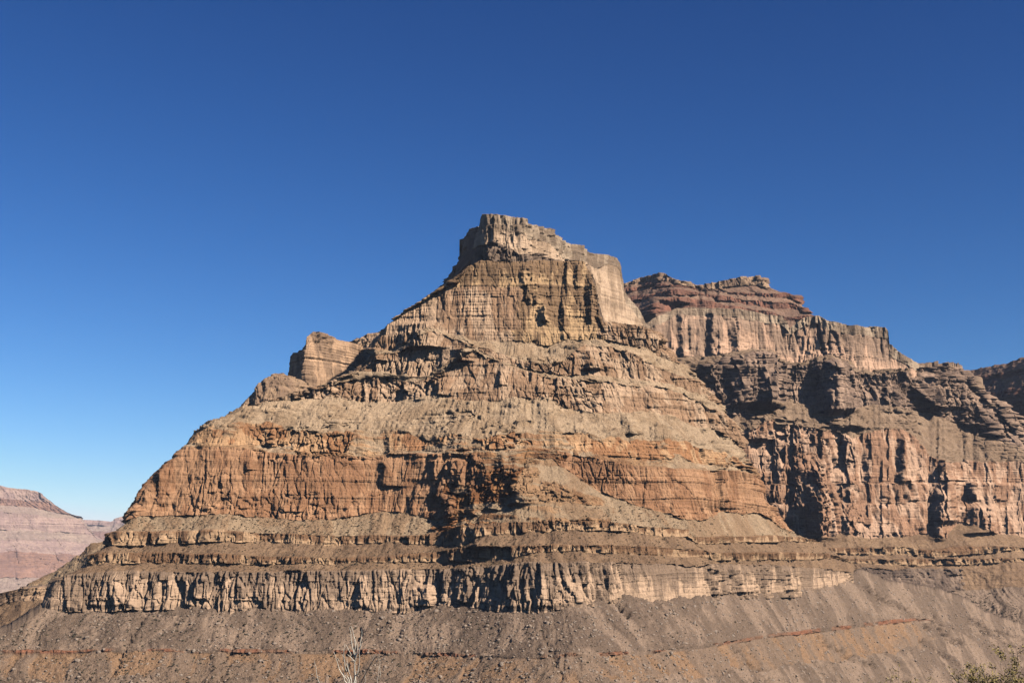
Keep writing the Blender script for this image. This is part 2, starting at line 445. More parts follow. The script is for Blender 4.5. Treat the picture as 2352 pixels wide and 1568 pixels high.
    if isS.any():
        near = np.array([[abs(v + .5 - (j + 1)) for j in range(len(rows) - 1)] for v in V])
        pick = np.where(isS[None], near, 999).argmin(1)
        ka = bk[1:][pick][:, None] * np.ones(P.shape[1], int)[None]
        ka = np.where(TAB['cl'][kk] < 0.3, kk, ka)
        for a_, b_ in fixed.items(): ka = np.where(kk == KEYS.index(a_), KEYS.index(b_), ka)
        gt = sstep(-0.25, 0.25, rill * 0.8 + vpt * 0.6 + (TAB['sh'][ka] - .5))
        slopecol = mixc(TAB['a'][ka], TAB['b'][ka], gt)
        dust = 0.5 * vn3(X / 3.2 * detail, Y / 3.2 * detail, Z / 3.2 * detail, 120) + 0.5 * vn3(CC / 8 * detail, DD / 45 * detail, 0.5, 121)
        slopecol = slopecol * (1.0 + 0.26 * dust)[..., None]
    else:
        slopecol = rock
    oc = np.clip(outc * (1 - cls) * (col1['bed'] > 0.5) * (saw > .3), 0, 1)
    cmask = np.clip(cls + oc * .8, 0, 1)
    col = mixc(slopecol, rock, cmask)
    # ---- caps: tops running back, flanks running back
    colf = col; clf = cmask
    top = P[-1]
    ext = []; acc = 0
    for i, sft in enumerate(cap):
        e = top.copy(); e[:, 1] += sft; e[:, 0] += sft * top[:, 0] / top[:, 1]
        e[:, 2] += capz * sft + (1.2 * vn3(top[:, 0] / 12, sft, 1.0, 130) if i else 0); ext.append(e)
    e = ext[-1].copy(); e[:, 1] += abs(back) * .6; e[:, 2] += back; ext.append(e)
    P = np.concatenate([P, np.array(ext)])
    colf = np.concatenate([colf, np.repeat(colf[-1:], len(ext), 0)]); clf = np.concatenate([clf, np.repeat(clf[-1:], len(ext), 0)])
    def side(c, sgn):
        o = []
        for sft in wrap:
            e = P[:, c].copy(); e[:, 1] += sft; e[:, 0] += sgn * sft * 0.25 + sft * e[:, 0] / e[:, 1] * 0.0
            nz = 4 * vn3(e[:, 0] / 20, e[:, 1] / 20, e[:, 2] / 40, 140)
            e[:, 0] += nz
            o.append(e)
        return np.stack(o, 1)
    if wrap:
        Ls = side(0, 1)[:, ::-1]; Rs = side(-1, -1)
        nw = len(wrap)
        P = np.concatenate([Ls, P, Rs], 1)
        colf = np.concatenate([np.repeat(colf[:, :1], nw, 1), colf, np.repeat(colf[:, -1:], nw, 1)], 1)
        clf = np.concatenate([np.repeat(clf[:, :1], nw, 1), clf, np.repeat(clf[:, -1:], nw, 1)], 1)
    ob = grid_mesh(name, P, np.clip(colf, 0.01, 0.8), clf, mat or ROCK)
    return ob, (g, ys, D), P

#SHEETS
# ------------------------------------------------------------------ the talus apron below the lowest cliff
base_line = [(-300,1500),(0,1452),(60,1425),(100,1398),(112,1390),(170,1390),(250,1392),(300,1388),(400,1385),(440,1395),(480,1405),(530,1402),(580,1395),(640,1398),(720,1405),(780,1400),(830,1390),(880,1395),(940,1395),(1000,1378),(1060,1385),(1100,1382),(1150,1392),(1240,1395),(1300,1385),(1400,1378),(1440,1372),(1500,1385),(1560,1378),(1620,1368),(1700,1362),(1760,1362),(1800,1358),(1860,1352),(1920,1345),(1970,1320),(2050,1343),(2132,1355),(2192,1371),(2253,1403),(2294,1420),(2352,1441),(2600,1540)]
red_line = [(-300,1493),(40,1490),(700,1490),(840,1492),(1000,1498),(1200,1504),(1350,1500),(1450,1493),(1620,1480),(1700,1466),(1800,1452),(1900,1440),(2100,1418),(2180,1430),(2352,1500),(2700,1620)]
low = [(x, y + 8) for x, y in red_line]
och = [(x, y + 68) for x, y in red_line]
GUL = [([(1998,1354),(2022,1374),(2055,1390),(2091,1406),(2115,1423),(2127,1443)], 6, 6),
 ([(2144,1423),(2160,1443),(2188,1467),(2212,1479)], 6, 6), ([(2253,1451),(2285,1459),(2318,1479),(2352,1491)], 5, 5),
 ([(2115,1475),(2144,1491),(2196,1524),(2217,1542)], 5, 5), ([(1884,1463),(1905,1483),(1945,1508),(1978,1520),(2010,1536)], 6, 5),
 ([(830,1451),(812,1490),(798,1516),(770,1546),(750,1590)], 7, 6), ([(925,1385),(900,1420),(862,1452)], 6, 5),
 ([(1420,1385),(1440,1400),(1450,1412)], 5, 5), ([(1690,1480),(1725,1520),(1770,1570)], 6, 4), ([(1240,1430),(1262,1480),(1290,1560)], 9, 1.6),
 ([(560,1430),(540,1470),(505,1560)], 8, 2.2), ([(330,1410),(300,1470),(250,1560)], 7, 3.5), ([(2230,1425),(2290,1450),(2352,1470)], 5, 4)]
talus, TG, TP = sheet('talus_slope', [
  (-300, 2650, 2050, 30, None),
  (-300, 2650, och, 30, 'talus', 9),
  (-300, 2650, low, 31, [(2130,'ochre'),(9999,'talus')], 1.5),
  (-300, 2650, red_line, [(2110,60),(2160,33)], [(2130,'redledge'),(9999,'talus')], 1.5),
  (-300, 2650, base_line, 31, 'talus', 3),
 ], 3, D0=[(-300,1790),(40,1770),(700,1775),(930,1775),(1060,1745),(1200,1695),(1330,1700),(1450,1755),(1620,1850),(1800,2080),(1900,2290),(2100,2640),(2352,3000),(2700,3300)],
 dx=1.4, dv=0.8, wrap=(), cap=(6, 14, 30), capz=0.35, back=-60, gull=GUL, smooth=45, seed=1, big=0.6, edge=(1, 0))

g, ys, D = TG
Dbase = list(zip(g.tolist(), (D[4] - 0.5).tolist()))
# ------------------------------------------------------------------ the great butte
B = [
 (96, 1985, [(x, y + 12) for x, y in base_line], 80, None),
 (98, 1982, base_line, 80, 'lower', 3),
 (118, 1978, [(110,1345),(150,1322),(160,1318),(300,1313),(500,1311),(700,1312),(900,1310),(1000,1306),(1060,1303),(1130,1297),(1200,1293),(1350,1290),(1500,1292),(1700,1297),(1900,1305),(1975,1318)], 76, 'lower', 2),
 (200, 1955, [(200,1297),(500,1294),(700,1296),(830,1294),(930,1292),(1033,1289),(1077,1277),(1108,1282),(1185,1280),(1224,1269),(1327,1266),(1391,1270),(1507,1274),(1628,1280),(1641,1288),(1919,1283),(1950,1290)], 27, 'bench', 1.5),
 (206, 1935, [(205,1275),(240,1270),(400,1269),(560,1274),(700,1280),(830,1282),(900,1280),(941,1274),(1044,1261),(1116,1253),(1172,1253),(1391,1250),(1507,1255),(1623,1265),(1636,1270),(1726,1269),(1906,1270),(1930,1280)], 74, 'ledge', 1),
 (243, 1885, [(243,1252),(296,1256),(360,1250),(489,1245),(605,1244),(672,1249),(826,1250),(911,1246),(961,1248),(1044,1251),(1059,1256),(1090,1238),(1160,1225),(1301,1219),(1391,1219),(1579,1234),(1602,1250),(1682,1247),(1785,1243),(1870,1245)], 28, 'bench', 1.5),
 (250, 1875, [(243,1235),(252,1227),(268,1220),(489,1219),(605,1224),(749,1228),(903,1231),(966,1229),(1044,1212),(1121,1201),(1250,1196),(1391,1198),(1579,1217),(1587,1234),(1674,1232),(1777,1230),(1849,1233),(1880,1240)], 74, 'ledge', 1),
 (284, 1822, [(285,1203),(296,1196),(322,1185),(412,1183),(543,1182),(620,1191),(775,1192),(826,1186),(893,1176),(968,1187),(1005,1194),(1033,1181),(1108,1174),(1147,1155),(1185,1110),(1215,1060),(1260,1050),(1300,1075),(1391,1131),(1520,1175),(1571,1197),(1610,1196),(1661,1172),(1700,1180),(1739,1175),(1777,1201),(1818,1220)], [(1000,31),(1100,33),(1180,42),(1300,40),(1400,31)], [(1010,'apron'),(1185,'rubble'),(1400,'cone'),(9999,'apron')], 3, 60),
 (328, 1760, [(325,1120),(412,1108),(600,1115),(900,1112),(1108,1110),(1160,1090),(1215,1045),(1260,1040),(1300,1058),(1391,1095),(1571,1140),(1750,1150)], [(1020,70),(1080,60),(1150,55),(1260,60),(1330,65),(1400,70)], [(1030,'red'),(1290,'rubble'),(9999,'red')], 3, 60),
 (404, 1736, [(404,1034),(425,1025),(543,1028),(587,1035),(698,1049),(741,1046),(870,1050),(921,1042),(999,1041),(1089,1044),(1147,1037),(1237,1030),(1275,1030),(1330,1045),(1391,1057),(1443,1069),(1520,1073),(1623,1080),(1687,1081),(1726,1095)], [(1060,74),(1120,66),(1260,64),(1330,72)], [(1110,'red'),(1290,'rubble'),(9999,'red')], 1.5, 90),
 (426, 1728, [(425,1018),(484,1022),(587,1025),(698,1040),(741,1038),(870,1044),(921,1034),(999,1033),(1100,1036),(1237,1022),(1391,1045),(1520,1060),(1623,1066),(1726,1075)], 30, 'cone', 2),
 (446, 1718, [(430,1005),(450,988),(484,978),(560,972),(640,980),(700,985),(741,995),(800,1000),(870,1000),(890,995),(920,992),(960,1000),(1060,1000),(1100,1003),(1147,1000),(1237,985),(1300,990),(1391,1000),(1450,1010),(1520,1015),(1623,1030),(1700,1050),(1716,1062)], 58, 'tier', 5),
 (545, 1706, [(545,944),(600,925),(664,917),(767,908),(793,916),(921,918),(1004,911),(1089,918),(1150,925),(1200,910),(1260,915),(1300,935),(1400,948),(1470,942),(1540,950),(1632,985),(1700,1030)], 33, 'cream', 3, 150),
 (690, 1696, [(690,910),(731,885),(764,885),(788,863),(870,856),(934,872),(1006,868),(1030,840),(1070,798),(1100,805),(1150,835),(1200,850),(1250,862),(1300,870),(1339,872),(1400,870),(1470,880),(1540,890),(1600,920),(1660,960),(1700,1000)], 66, 'brown', 3),
 (818, 1650, [(818,852),(885,850),(932,866),(1009,862),(1030,836),(1070,794),(1100,800),(1150,830),(1200,845),(1250,855),(1300,862),(1339,864),(1400,862),(1470,872),(1540,882),(1600,910),(1650,930)], 33, 'cream', 2, 140),
 (852, 1610, [(857,816),(901,808),(968,775),(996,765),(1030,768),(1070,785),(1120,800),(1180,825),(1250,842),(1300,835),(1330,800),(1345,790),(1400,795),(1460,812),(1500,835),(1560,860),(1610,885)], [(800,70),(1060,68),(1120,60),(1280,60),(1320,66),(1600,66)], 'brown', 2),
 (844, 1560, [(845,806),(898,802),(930,788),(968,763),(994,756),(1084,778),(1174,786),(1205,790),(1260,800),(1295,785),(1341,780),(1380,779),(1430,790),(1480,800),(1530,822),(1560,840)], [(1040,33),(1100,36),(1180,41),(1270,41),(1320,27),(1560,30)], 'cream', 2, 110),
 (872, 1512, [(848,785),(870,765),(885,745),(905,732),(935,712),(968,692),(983,681),(1014,665),(1058,655),(1102,655),(1161,658),(1207,660),(1251,655),(1302,655),(1354,665),(1364,680),(1380,745),(1444,748),(1498,768)], 76, [(1190,'brown'),(1380,'dark'),(9999,'brown')], 2),
 (975, 1500, [(968,692),(983,681),(1014,663),(1058,637),(1084,612),(1102,599),(1161,601),(1207,604),(1251,599),(1302,600),(1341,604),(1354,624),(1364,653),(1380,738),(1444,743),(1498,763)], 72, [(1372,'dark'),(9999,'brown')], 2),
]
bf = [
 (1206,1216,1240,604,700,0.8),(1262,1268,1290,610,700,0.8),(1296,1302,1320,604,690,0.8),(1318,1326,1346,604,660,0.8),(1352,1358,1378,650,745,1.3),(1240,1250,1275,690,748,0.8),
(1090,1112,1135,1060,1120,.65),(1120,1138,1160,1100,1170,.65),(1165,1185,1215,1050,1110,.65),(1135,1152,1175,1040,1080,.65),(1075,1092,1110,1140,1182,.65),(1180,1197,1230,1110,1150,.65),
 (1042,1058,1110,1300,1385,.8),(1160,1172,1200,1300,1392,.8),(1225,1238,1290,1300,1392,.8),(940,985,1010,1345,1392,.7),(816,828,860,1325,1392,.8),(1285,1296,1330,1300,1390,.8),
 (200,212,260,1320,1390,.8),(262,270,300,1320,1390),(415,424,460,1318,1390),(440,450,480,1322,1375),(1380,1390,1420,1300,1380,.6),(1630,1640,1680,1300,1365),(1665,1676,1710,1300,1362),(1690,1702,1740,1305,1360),(1790,1800,1840,1305,1355),
 (1046,1092,1180,1206,1256,.8),(1034,1060,1120,1255,1288,.7),(340,350,420,1222,1250),(1010,1030,1080,1140,1192),
 (1055,1085,1120,1110,1185,.65),(1095,1125,1150,1085,1170,.65),(1130,1160,1200,1060,1140,.65),(1150,1185,1260,1075,1160,.8),
 (870,886,960,1058,1118,.9),(884,896,980,1000,1044),(1076,1086,1110,1048,1090),(990,1006,1060,868,908),(1035,1062,1100,800,830,.8),(1140,1150,1175,850,885),
 (1192,1204,1222,608,660,.9),(1200,1210,1230,650,690),(1228,1250,1275,705,742,.8),(1286,1294,1315,690,780),(1345,1353,1376,640,740),(1222,1232,1260,640,700),(1165,1172,1190,650,680),
 (1128,1134,1160,650,680),(900,968,1040,742,800,.45),(836,858,900,800,828,.8),(1420,1442,1500,955,1000,.9),(1322,1352,1420,806,850,.8),(1340,1356,1420,832,870,.8),
 (1640,1654,1700,1048,1078),(1655,1668,1700,1125,1168),(1535,1543,1580,1150,1185),(1585,1592,1660,920,965),(1480,1490,1530,895,935,.7),(1545,1552,1600,830,870),(1440,1448,1500,740,780,.6),
 (355,368,430,1060,1160,.7),(560,568,600,1058,1080),
]
butte, BG, BP = sheet('butte', B, 1, D0=Dbase, feats=bf, dx=1.15, dv=0.85, seed=2, cap=(10, 40, 90, 200), capz=0.12, xmid=1250, dbg=(880,920,960,1000,1040,1080,1120,1160,1200,1240,1280,1320,1360,1400))

# summit tower and its long right-hand wall
gB, yB, DB = BG
Ttop = [(1098,497),(1102,493),(1135,491),(1169,496),(1206,502),(1211,516),(1230,516),(1264,529),(1272,542),(1302,560),(1338,565),(1364,582),(1390,586),(1412,592),(1418,600),(1425,640),(1431,671),(1457,697),(1472,717),(1492,747)]
tower = sheet('summit_cliff', [
 (1080, 1512, [(1080,660),(1302,660),(1350,680),(1375,790),(1520,800)], 84, None),
 (1082, 1508, [(1089,606),(1158,604),(1187,592),(1246,592),(1274,602),(1341,610),(1359,645),(1380,738),(1444,748),(1500,768)], 84, 'base_and_shade', 2),
 (1084, 1506, [(1086,570),(1110,562),(1140,560),(1165,575),(1190,588),(1246,584),(1274,598),(1341,606),(1359,640),(1380,733),(1444,743),(1498,762)], 78, [(1250,'base_and_shade'),(9999,'tower')], 3),
 (1093, 1500, [(x, y + 0.35 * 100 if x < 1370 else y + 20) for x, y in Ttop], 80, 'tower', 3),
 (1099, 1494, Ttop, 86, 'towertop', 1.5),
 ], 4, D0=[(1080,2480),(1135,2440),(1206,2455),(1270,2560),(1340,2700),(1400,2800),(1440,2860),(1500,2900)],
 feats=[(1160,1166,1200,500,600),(1190,1194,1215,510,590,.6),(1296,1301,1340,565,600),(1425,1433,1470,660,760,.7),(1112,1118,1150,565,600),(1140,1160,1185,575,604,.6),(1127,1134,1160,494,560,.5)],
 dx=1.2, seed=3, big=0.5, edge=(12, 25.0), cap=(10, 40, 120), back=-300)
flank = sheet('summit_flank', [  # coloured darker than the tower wall: the flank's shade is painted in
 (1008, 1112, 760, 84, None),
 (1010, 1112, [(1010,665),(1020,655),(1040,650),(1112,640)], 84, 'base_and_shade', 2),
 (1014, 1112, [(1014,663),(1017,645),(1037,625),(1050,612),(1056,583),(1066,558),(1074,537),(1081,520),(1098,517),(1112,530)], 86, 'base_and_shade', 2),
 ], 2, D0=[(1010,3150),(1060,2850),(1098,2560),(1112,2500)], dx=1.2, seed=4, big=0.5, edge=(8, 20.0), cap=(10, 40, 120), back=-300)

# pale fin and shoulder that stand behind the left skyline
fin = sheet('rock_fin', [
 (655, 850, [(655,930),(850,900)], 80, None),
 (660, 848, [(664,862),(703,880),(728,890),(764,890),(793,866),(836,840)], 80, 'fin', 2),
 (664, 842, [(664,835),(690,820),(715,800),(775,805),(842,830)], 80, 'fin', 2),
 (668, 836, [(666,829),(672,816),(690,803),(697,785),(715,771),(723,762),(741,766),(775,777),(811,786),(836,792)], 80, 'fin', 2.2),
 ], 3, D0=[(655,2800),(700,2700),(811,2800),(850,2860)], dx=1.2, seed=5, big=0.5, edge=(10, 22), feats=[(757,766,800,790,880,.9),(690,697,720,800,880,.8),(728,734,752,775,885,.7),(790,796,820,790,870,.8)])
backridge = sheet('grey_ridge', [
 (800, 990, 880, 60, None),
 (805, 985, [(805,850),(985,850)], 55, 'grey', 2),
 (808, 980, [(808,790),(829,775),(844,767),(860,765),(980,740)], 55, 'grey', 2),
 ], 2, D0=3050, dx=1.4, seed=6, big=0.5)
shoulder = sheet('rock_shoulder', [
 (520, 760, [(520,1000),(760,960)], 60, None),
 (546, 745, [(546,950),(580,950),(640,930),(700,918),(745,906)], 64, 'grey', 2),
 (556, 742, [(560,925),(600,890),(650,870),(700,895),(742,905)], 62, 'grey', 2),
 (570, 738, [(572,918),(590,890),(597,882),(625,862),(650,855),(680,864),(720,890),(738,902)], 50, 'grey', 4),
 ], 3, D0=[(520,2480),(650,2520),(760,2600)], dx=1.2, seed=7, big=0.5, edge=(10, 22), feats=[(575,588,604,880,940,.9),(600,610,630,872,940,.8),(630,638,660,862,935,.8),(678,690,720,870,915,.9)])

# ------------------------------------------------------------------ the right-hand massif
E1top = [(1470,750),(1485,744),(1497,732),(1555,706),(1620,706),(1694,710),(1743,718),(1796,726),(1816,752),(1835,738),(1853,728),(1882,724),(1900,736),(1935,744),(1976,750),(2025,750),(2037,757),(2042,789),(2062,806),(2090,826),(2119,843)]
E = [
 (1500, 2700, 1560, 30, None, 1, 90),
 (1560, 2700, [(1560,1330),(1960,1335),(2100,1352),(2160,1362),(2250,1352),(2352,1345),(2700,1350)], 27, 'talus', 1.0, 60),
 (1600, 2700, [(1600,1305),(1978,1304),(2230,1308),(2352,1330),(2700,1335)], 52, [(1975,'bench'),(2215,'varnish'),(9999,'bench')], 1.5),
 (1640, 2700, [(1640,1292),(1928,1291),(2127,1300),(2235,1298),(2352,1288),(2700,1285)], 25, 'bench', 1),
 (1650, 2700, [(1650,1283),(1928,1283),(2127,1283),(2235,1283),(2352,1280),(2700,1278)], 74, 'ledge', 1),
 (1660, 2700, [(1660,1272),(1928,1271),(2060,1275),(2127,1278),(2180,1279),(2352,1263),(2700,1263)], 25, 'bench', 1.5),
 (1670, 2700, [(1670,1258),(1928,1258),(2073,1254),(2127,1262),(2181,1257),(2235,1257),(2352,1253),(2700,1252)], 74, 'ledge', 1),
 (1600, 2700, [(1600,1215),(1800,1222),(1850,1236),(1900,1236),(1930,1225),(1965,1232),(2019,1234),(2127,1226),(2170,1237),(2199,1200),(2240,1210),(2280,1224),(2352,1232),(2700,1235)], 29, 'bench', 3),
 (1600, 2700, [(1600,1160),(1951,1158),(2352,1151),(2700,1150)], 74, 'pink', 1.5),
 (1600, 2700, [(1600,1154),(1951,1153),(2352,1147),(2700,1146)], 36, 'pink', 1),
 (1600, 2700, [(1600,1116),(2352,1109),(2700,1108)], 76, 'pink', 1.5),
 (1600, 2700, [(1600,1112),(2352,1105),(2700,1104)], 36, 'pink', 1),
 (1600, 2700, [(1600,985),(1735,985),(1759,965),(1830,975),(1890,985),(1919,990),(1960,1006),(1984,994),(2025,986),(2086,986),(2127,1040),(2180,1062),(2352,1062),(2700,1060)], 77, 'pink', 3),
 (1580, 2700, [(1580,950),(1698,949),(1718,926),(1767,928),(1812,914),(1861,922),(1890,949),(1923,961),(1964,937),(2005,925),(2086,941),(2107,945),(2148,950),(2200,975),(2300,1010),(2352,1040),(2700,1050)], 40, 'greyslope', 4),
 (1540, 2420, [(1540,835),(1587,850),(1616,840),(1653,830),(1726,812),(1759,812),(1800,838),(1841,840),(1882,828),(1914,820),(1935,828),(1964,850),(2086,856),(2119,850),(2152,848),(2168,852),(2188,850),(2215,862),(2240,895),(2270,940),(2300,990),(2352,1030),(2420,1045)], 70, 'greybed', 4),
 (1530, 2400, [(1530,826),(1567,825),(1616,820),(1653,820),(1726,806),(1759,806),(1800,834),(1841,834),(1882,822),(1914,816),(1935,822),(1964,846),(2086,851),(2119,846),(2152,844),(2168,848),(2188,846),(2209,855),(2240,888),(2270,930),(2300,980),(2352,1020),(2400,1035)], 32, 'greyslope', 2),
]
ef = [
 (1884,1890,1910,985,1043,1.0),(1910,1916,1936,1002,1055,1.0),(2041,2047,2067,1002,1104,1.0),(2068,2074,2094,994,1108,1.0),(2090,2096,2116,1035,1104,1.0),(2103,2109,2129,1063,1104,1.0),(2025,2031,2051,1055,1104,1.0),(1771,1777,1797,1043,1165,1.0),(1780,1786,1806,1060,1200,1.0),(2157,2163,2183,1070,1107,1.0),(2189,2195,2215,1068,1098,1.0),(2031,2037,2057,1116,1156,1.0),(2067,2073,2093,1112,1156,1.0),(2094,2100,2120,1112,1150,1.0),(2112,2118,2138,1112,1150,1.0),(2215,2221,2241,1106,1147,1.0),(2224,2230,2250,1110,1150,1.0),(2283,2289,2309,1112,1147,1.0),(1993,1999,2019,1170,1205,1.0),(2031,2037,2057,1160,1230,1.0),(2052,2058,2078,1160,1225,1.0),(2069,2075,2095,1150,1232,1.0),(2101,2107,2127,1150,1215,1.0),(2110,2116,2136,1160,1229,1.0),(2191,2197,2217,1160,1200,1.0),(2222,2228,2248,1150,1200,1.0),(2240,2246,2266,1170,1205,1.0),(2258,2264,2284,1165,1222,1.0),(2294,2300,2320,1170,1222,1.0),(2312,2318,2338,1165,1225,1.0),(2326,2332,2352,1160,1225,1.0),(1956,1962,1982,1010,1100,1.0),(1986,1992,2012,1030,1110,1.0),(1846,1852,1872,1000,1060,1.0),(1821,1827,1847,1010,1060,1.5),
 (1665,1745,1830,812,935,0.99),(1600,1625,1660,838,880,0.88),(1730,1760,1790,860,925,0.66),(1858,1905,1990,835,950,1.10),(1905,1945,2010,900,985,0.88),(2095,2140,2210,862,940,0.77),(2055,2078,2100,880,940,0.66),
 (1700,1735,1800,955,1012,1.10),(1770,1790,1830,950,1000,0.77),(2175,2186,2230,885,940,0.88),
 (1815,1870,1900,1062,1240,0.99),(1850,1900,1935,1120,1240,0.49),(1905,1945,1975,1090,1240,0.49),(1870,1890,1920,1060,1130,0.88),
 (2140,2172,2210,1100,1200,0.99),(2125,2152,2190,1130,1240,0.99),(2195,2235,2290,1160,1225,0.77),(2150,2165,2230,1065,1105,0.88),(2060,2072,2100,1000,1110,0.88),(2030,2042,2070,1110,1155,0.77),(2080,2090,2110,1100,1150,0.88),
 (2215,2228,2260,1106,1150,0.88),(2285,2296,2330,1106,1150,0.88),(1990,2000,2030,1000,1100,0.66),(2100,2110,2140,1010,1105,0.77),(2127,2146,2200,1262,1284,0.88),(2165,2180,2240,1262,1320,0.66),
 (1935,1948,1985,1010,1060,0.77),(1780,1792,1830,1010,1080,0.66),(2250,2262,2300,1180,1226,0.88),
]
massif, EG, EP = sheet('canyon_wall', E, 6, D0=[(1500,3100),(1900,3200),(2150,3300),(2352,3420),(2700,3650)], feats=ef, dx=1.25, dv=0.85, seed=8, rib=11.0, big=2.4, detail=0.75,
  xmid=1900, cap=(20, 60, 150), capz=0.25, back=-200, edge=(20, 40))
gE, yE, DE = EG
tan_D = [(x, float(np.interp(x, gE, DE[-1])) + 35) for x in (1480,1567,1653,1759,1841,1914,1990,2040,2090,2119)]
tancliff = sheet('tan_cliff', [
 (1462, 2150, [(1462,880),(2150,900)], 84, None),
 (1466, 2135, [(1493,830),(1567,828),(1616,824),(1653,824),(1726,812),(1759,812),(1800,840),(1841,840),(1882,828),(1914,822),(1935,828),(1964,852),(2086,856),(2119,850)], 84, 'tan', 2),
 (1470, 2125, [(x, y + 22) for x, y in E1top], 82, 'tan', 4),
 (1476, 2119, E1top, 84, 'towertop', 2),
 ], 1, D0=tan_D, feats=[(1533,1541,1556,722,800,.9),(1552,1566,1600,715,824,.9),(1622,1636,1650,712,815,.8),(1640,1654,1680,750,815,.8),(1676,1696,1740,738,818,.8),(1580,1586,1610,748,800,.8),(1598,1604,1620,750,818,.8),(1880,1888,1920,755,800,.8),(1940,1946,1970,750,820,.6),(1970,1977,2000,752,820,.6),(1488,1500,1530,745,790,.6)],
 dx=1.3, seed=9, big=1.2, detail=0.8, edge=(10, 40), cap=(20, 80, 300), capz=.05, back=-300)
redmesa = sheet('red_mesa', [
 (1400, 1880, 800, 60, None),
 (1410, 1875, [(1410,745),(1473,735),(1563,712),(1677,716),(1800,736),(1861,732)], 60, 'redslope', 2),
 (1412, 1868, [(1412,720),(1473,716),(1540,690),(1600,690),(1677,703),(1800,722),(1861,727)], 70, 'redbed', 2),
 (1415, 1862, [(1412,705),(1500,690),(1600,680),(1677,695),(1760,703),(1820,710),(1858,722)], 28, 'redslope', 3),
 (1418, 1852, [(1412,690),(1500,676),(1570,672),(1640,682),(1700,688),(1760,690),(1820,695),(1852,710)], 70, 'redbed', 2),
 (1422, 1842, [(1422,675),(1500,660),(1570,662),(1640,672),(1700,676),(1760,680),(1820,684),(1845,703)], 30, 'redslope', 2),
 (1426, 1832, [(1422,666),(1500,652),(1570,660),(1640,668),(1700,671),(1760,673),(1800,674),(1829,682)], 70, 'redbed', 2),
 (1428, 1760, [(1422,662),(1500,645),(1542,650),(1567,658),(1612,664),(1685,660),(1745,656),(1760,665)], 30, 'redslope', 1.5),
 (1430, 1755, [(1428,654),(1469,638),(1497,632),(1526,629),(1542,638),(1567,648),(1612,654),(1620,650),(1685,640),(1739,635),(1753,638)], 76, 'rim', 1),
 ], 1, D0=[(1400,4300),(1500,4200),(1600,4250),(1760,4250),(1880,4300)], dx=1.2, dv=.9, seed=10, big=2.0, detail=0.7, edge=(10, 50), cap=(20, 80, 300), back=-400,
 feats=[(1440,1500,1560,690,735,.7),(1480,1540,1600,665,700,.5),(1600,1612,1640,680,715,.6)])
farright = sheet('red_slope', [
 (2195, 2760, 1250, 45, None),
 (2198, 2750, [(2198,1000),(2750,1000)], 50, 'greyslope', 4),
 (2200, 2745, [(2200,905),(2300,900),(2352,890),(2700,860)], 60, 'redbed', 4),
 (2202, 2740, [(2200,880),(2300,868),(2352,858),(2700,800)], 36, 'redslope', 3),
 (2204, 2735, [(2200,866),(2300,855),(2352,845),(2700,780)], 65, 'redbed', 2),
 (2206, 2730, [(2206,856),(2242,849),(2270,840),(2352,816),(2500,780),(2700,760)], 34, 'redslope', 2),
 ], 5, D0=[(2200,4900),(2352,4600),(2750,3900)], dx=1.6, seed=11, big=2.0, detail=0.6, edge=(8, 40), cap=(30, 100, 300), back=-400)

# ------------------------------------------------------------------ left distance
lowridge = sheet('low_orange_ridge', [
 (20, 330, 1480, 35, None),
 (60, 330, [(60,1345),(110,1335),(330,1335)], 33, 'apron', 2),
 (100, 320, [(100,1322),(144,1300),(190,1272),(201,1258),(237,1248),(320,1230)], 32, 'apron', 2),
 ], 2, D0=[(20,2500),(330,2450)], dx=1.5, seed=12, big=0.7)
bench = sheet('grey_bench', [
 (-300, 200, 1520, 28, None),
 (-300, 170, [(-300,1412),(0,1392),(36,1378),(170,1380)], 28, 'bench', 2),
 (28, 165, [(-300,1400),(0,1389),(34,1376),(48,1352),(110,1348),(170,1345)], 60, 'grey', 1.5),
 ], 2, D0=[(-300,2100),(170,2080)], dx=1.5, seed=13, big=0.6)
farmesa = sheet('hazy_mesa', [
 (-500, 330, 1520, 22, None),
 (-500, 320, [(-500,1330),(0,1330),(120,1325),(320,1320)], 20, 'farS', 3),
 (-500, 300, [(-500,1265),(0,1268),(120,1270),(300,1290)], 30, 'farR', 3),
 (-500, 262, [(-500,1235),(0,1240),(120,1240),(240,1252)], 28, 'farA', 2),
 (-500, 232, [(-500,1212),(0,1215),(110,1222),(200,1226),(230,1240)], 30, 'farS', 2),
 (-500, 212, [(-500,1170),(0,1175),(110,1186),(185,1194),(212,1222)], 66, 'farA', 1.2),
 (-500, 184, [(-500,1155),(0,1160),(60,1165),(110,1172),(150,1181),(184,1190)], 26, 'farS', 1.2),
 (-500, 143, [(-500,1125),(0,1142),(60,1150),(110,1152),(118,1158),(131,1158),(139,1166),(143,1178)], 68, 'farR', 1.2),
 (-500, 98, [(-500,1090),(0,1113),(15,1117),(38,1122),(64,1124),(87,1128),(93,1135),(98,1149)], 72, 'farA', 1),
 ], 4, D0=[(-500,13000),(0,13500),(230,14200)], dx=1.4, dv=.8, seed=14, big=2.5, detail=0.4, mat=FAR, edge=(4, 50), cap=(40, 200, 900), back=-400,
 feats=[(104,112,150,1175,1232,.6)])
veryfar = sheet('distant_mesa', [
 (120, 420, 1420, 30, None),
 (125, 415, [(120,1262),(420,1262)], 35, 'farS', 2),
 (130, 410, [(120,1222),(420,1220)], 65, 'farR', 1.5),
 (140, 405, [(120,1205),(250,1208),(300,1195),(420,1190)], 35, 'farS', 1),
 (150, 400, [(120,1192),(185,1193),(255,1196),(260,1190),(281,1183),(286,1174),(298,1172),(400,1172)], 70, 'farA', .6),
 ], 4, D0=20500, dx=1.4, seed=15, big=3, detail=0.25, mat=FAR, edge=(6, 100), cap=(100, 400, 1500), back=-600)

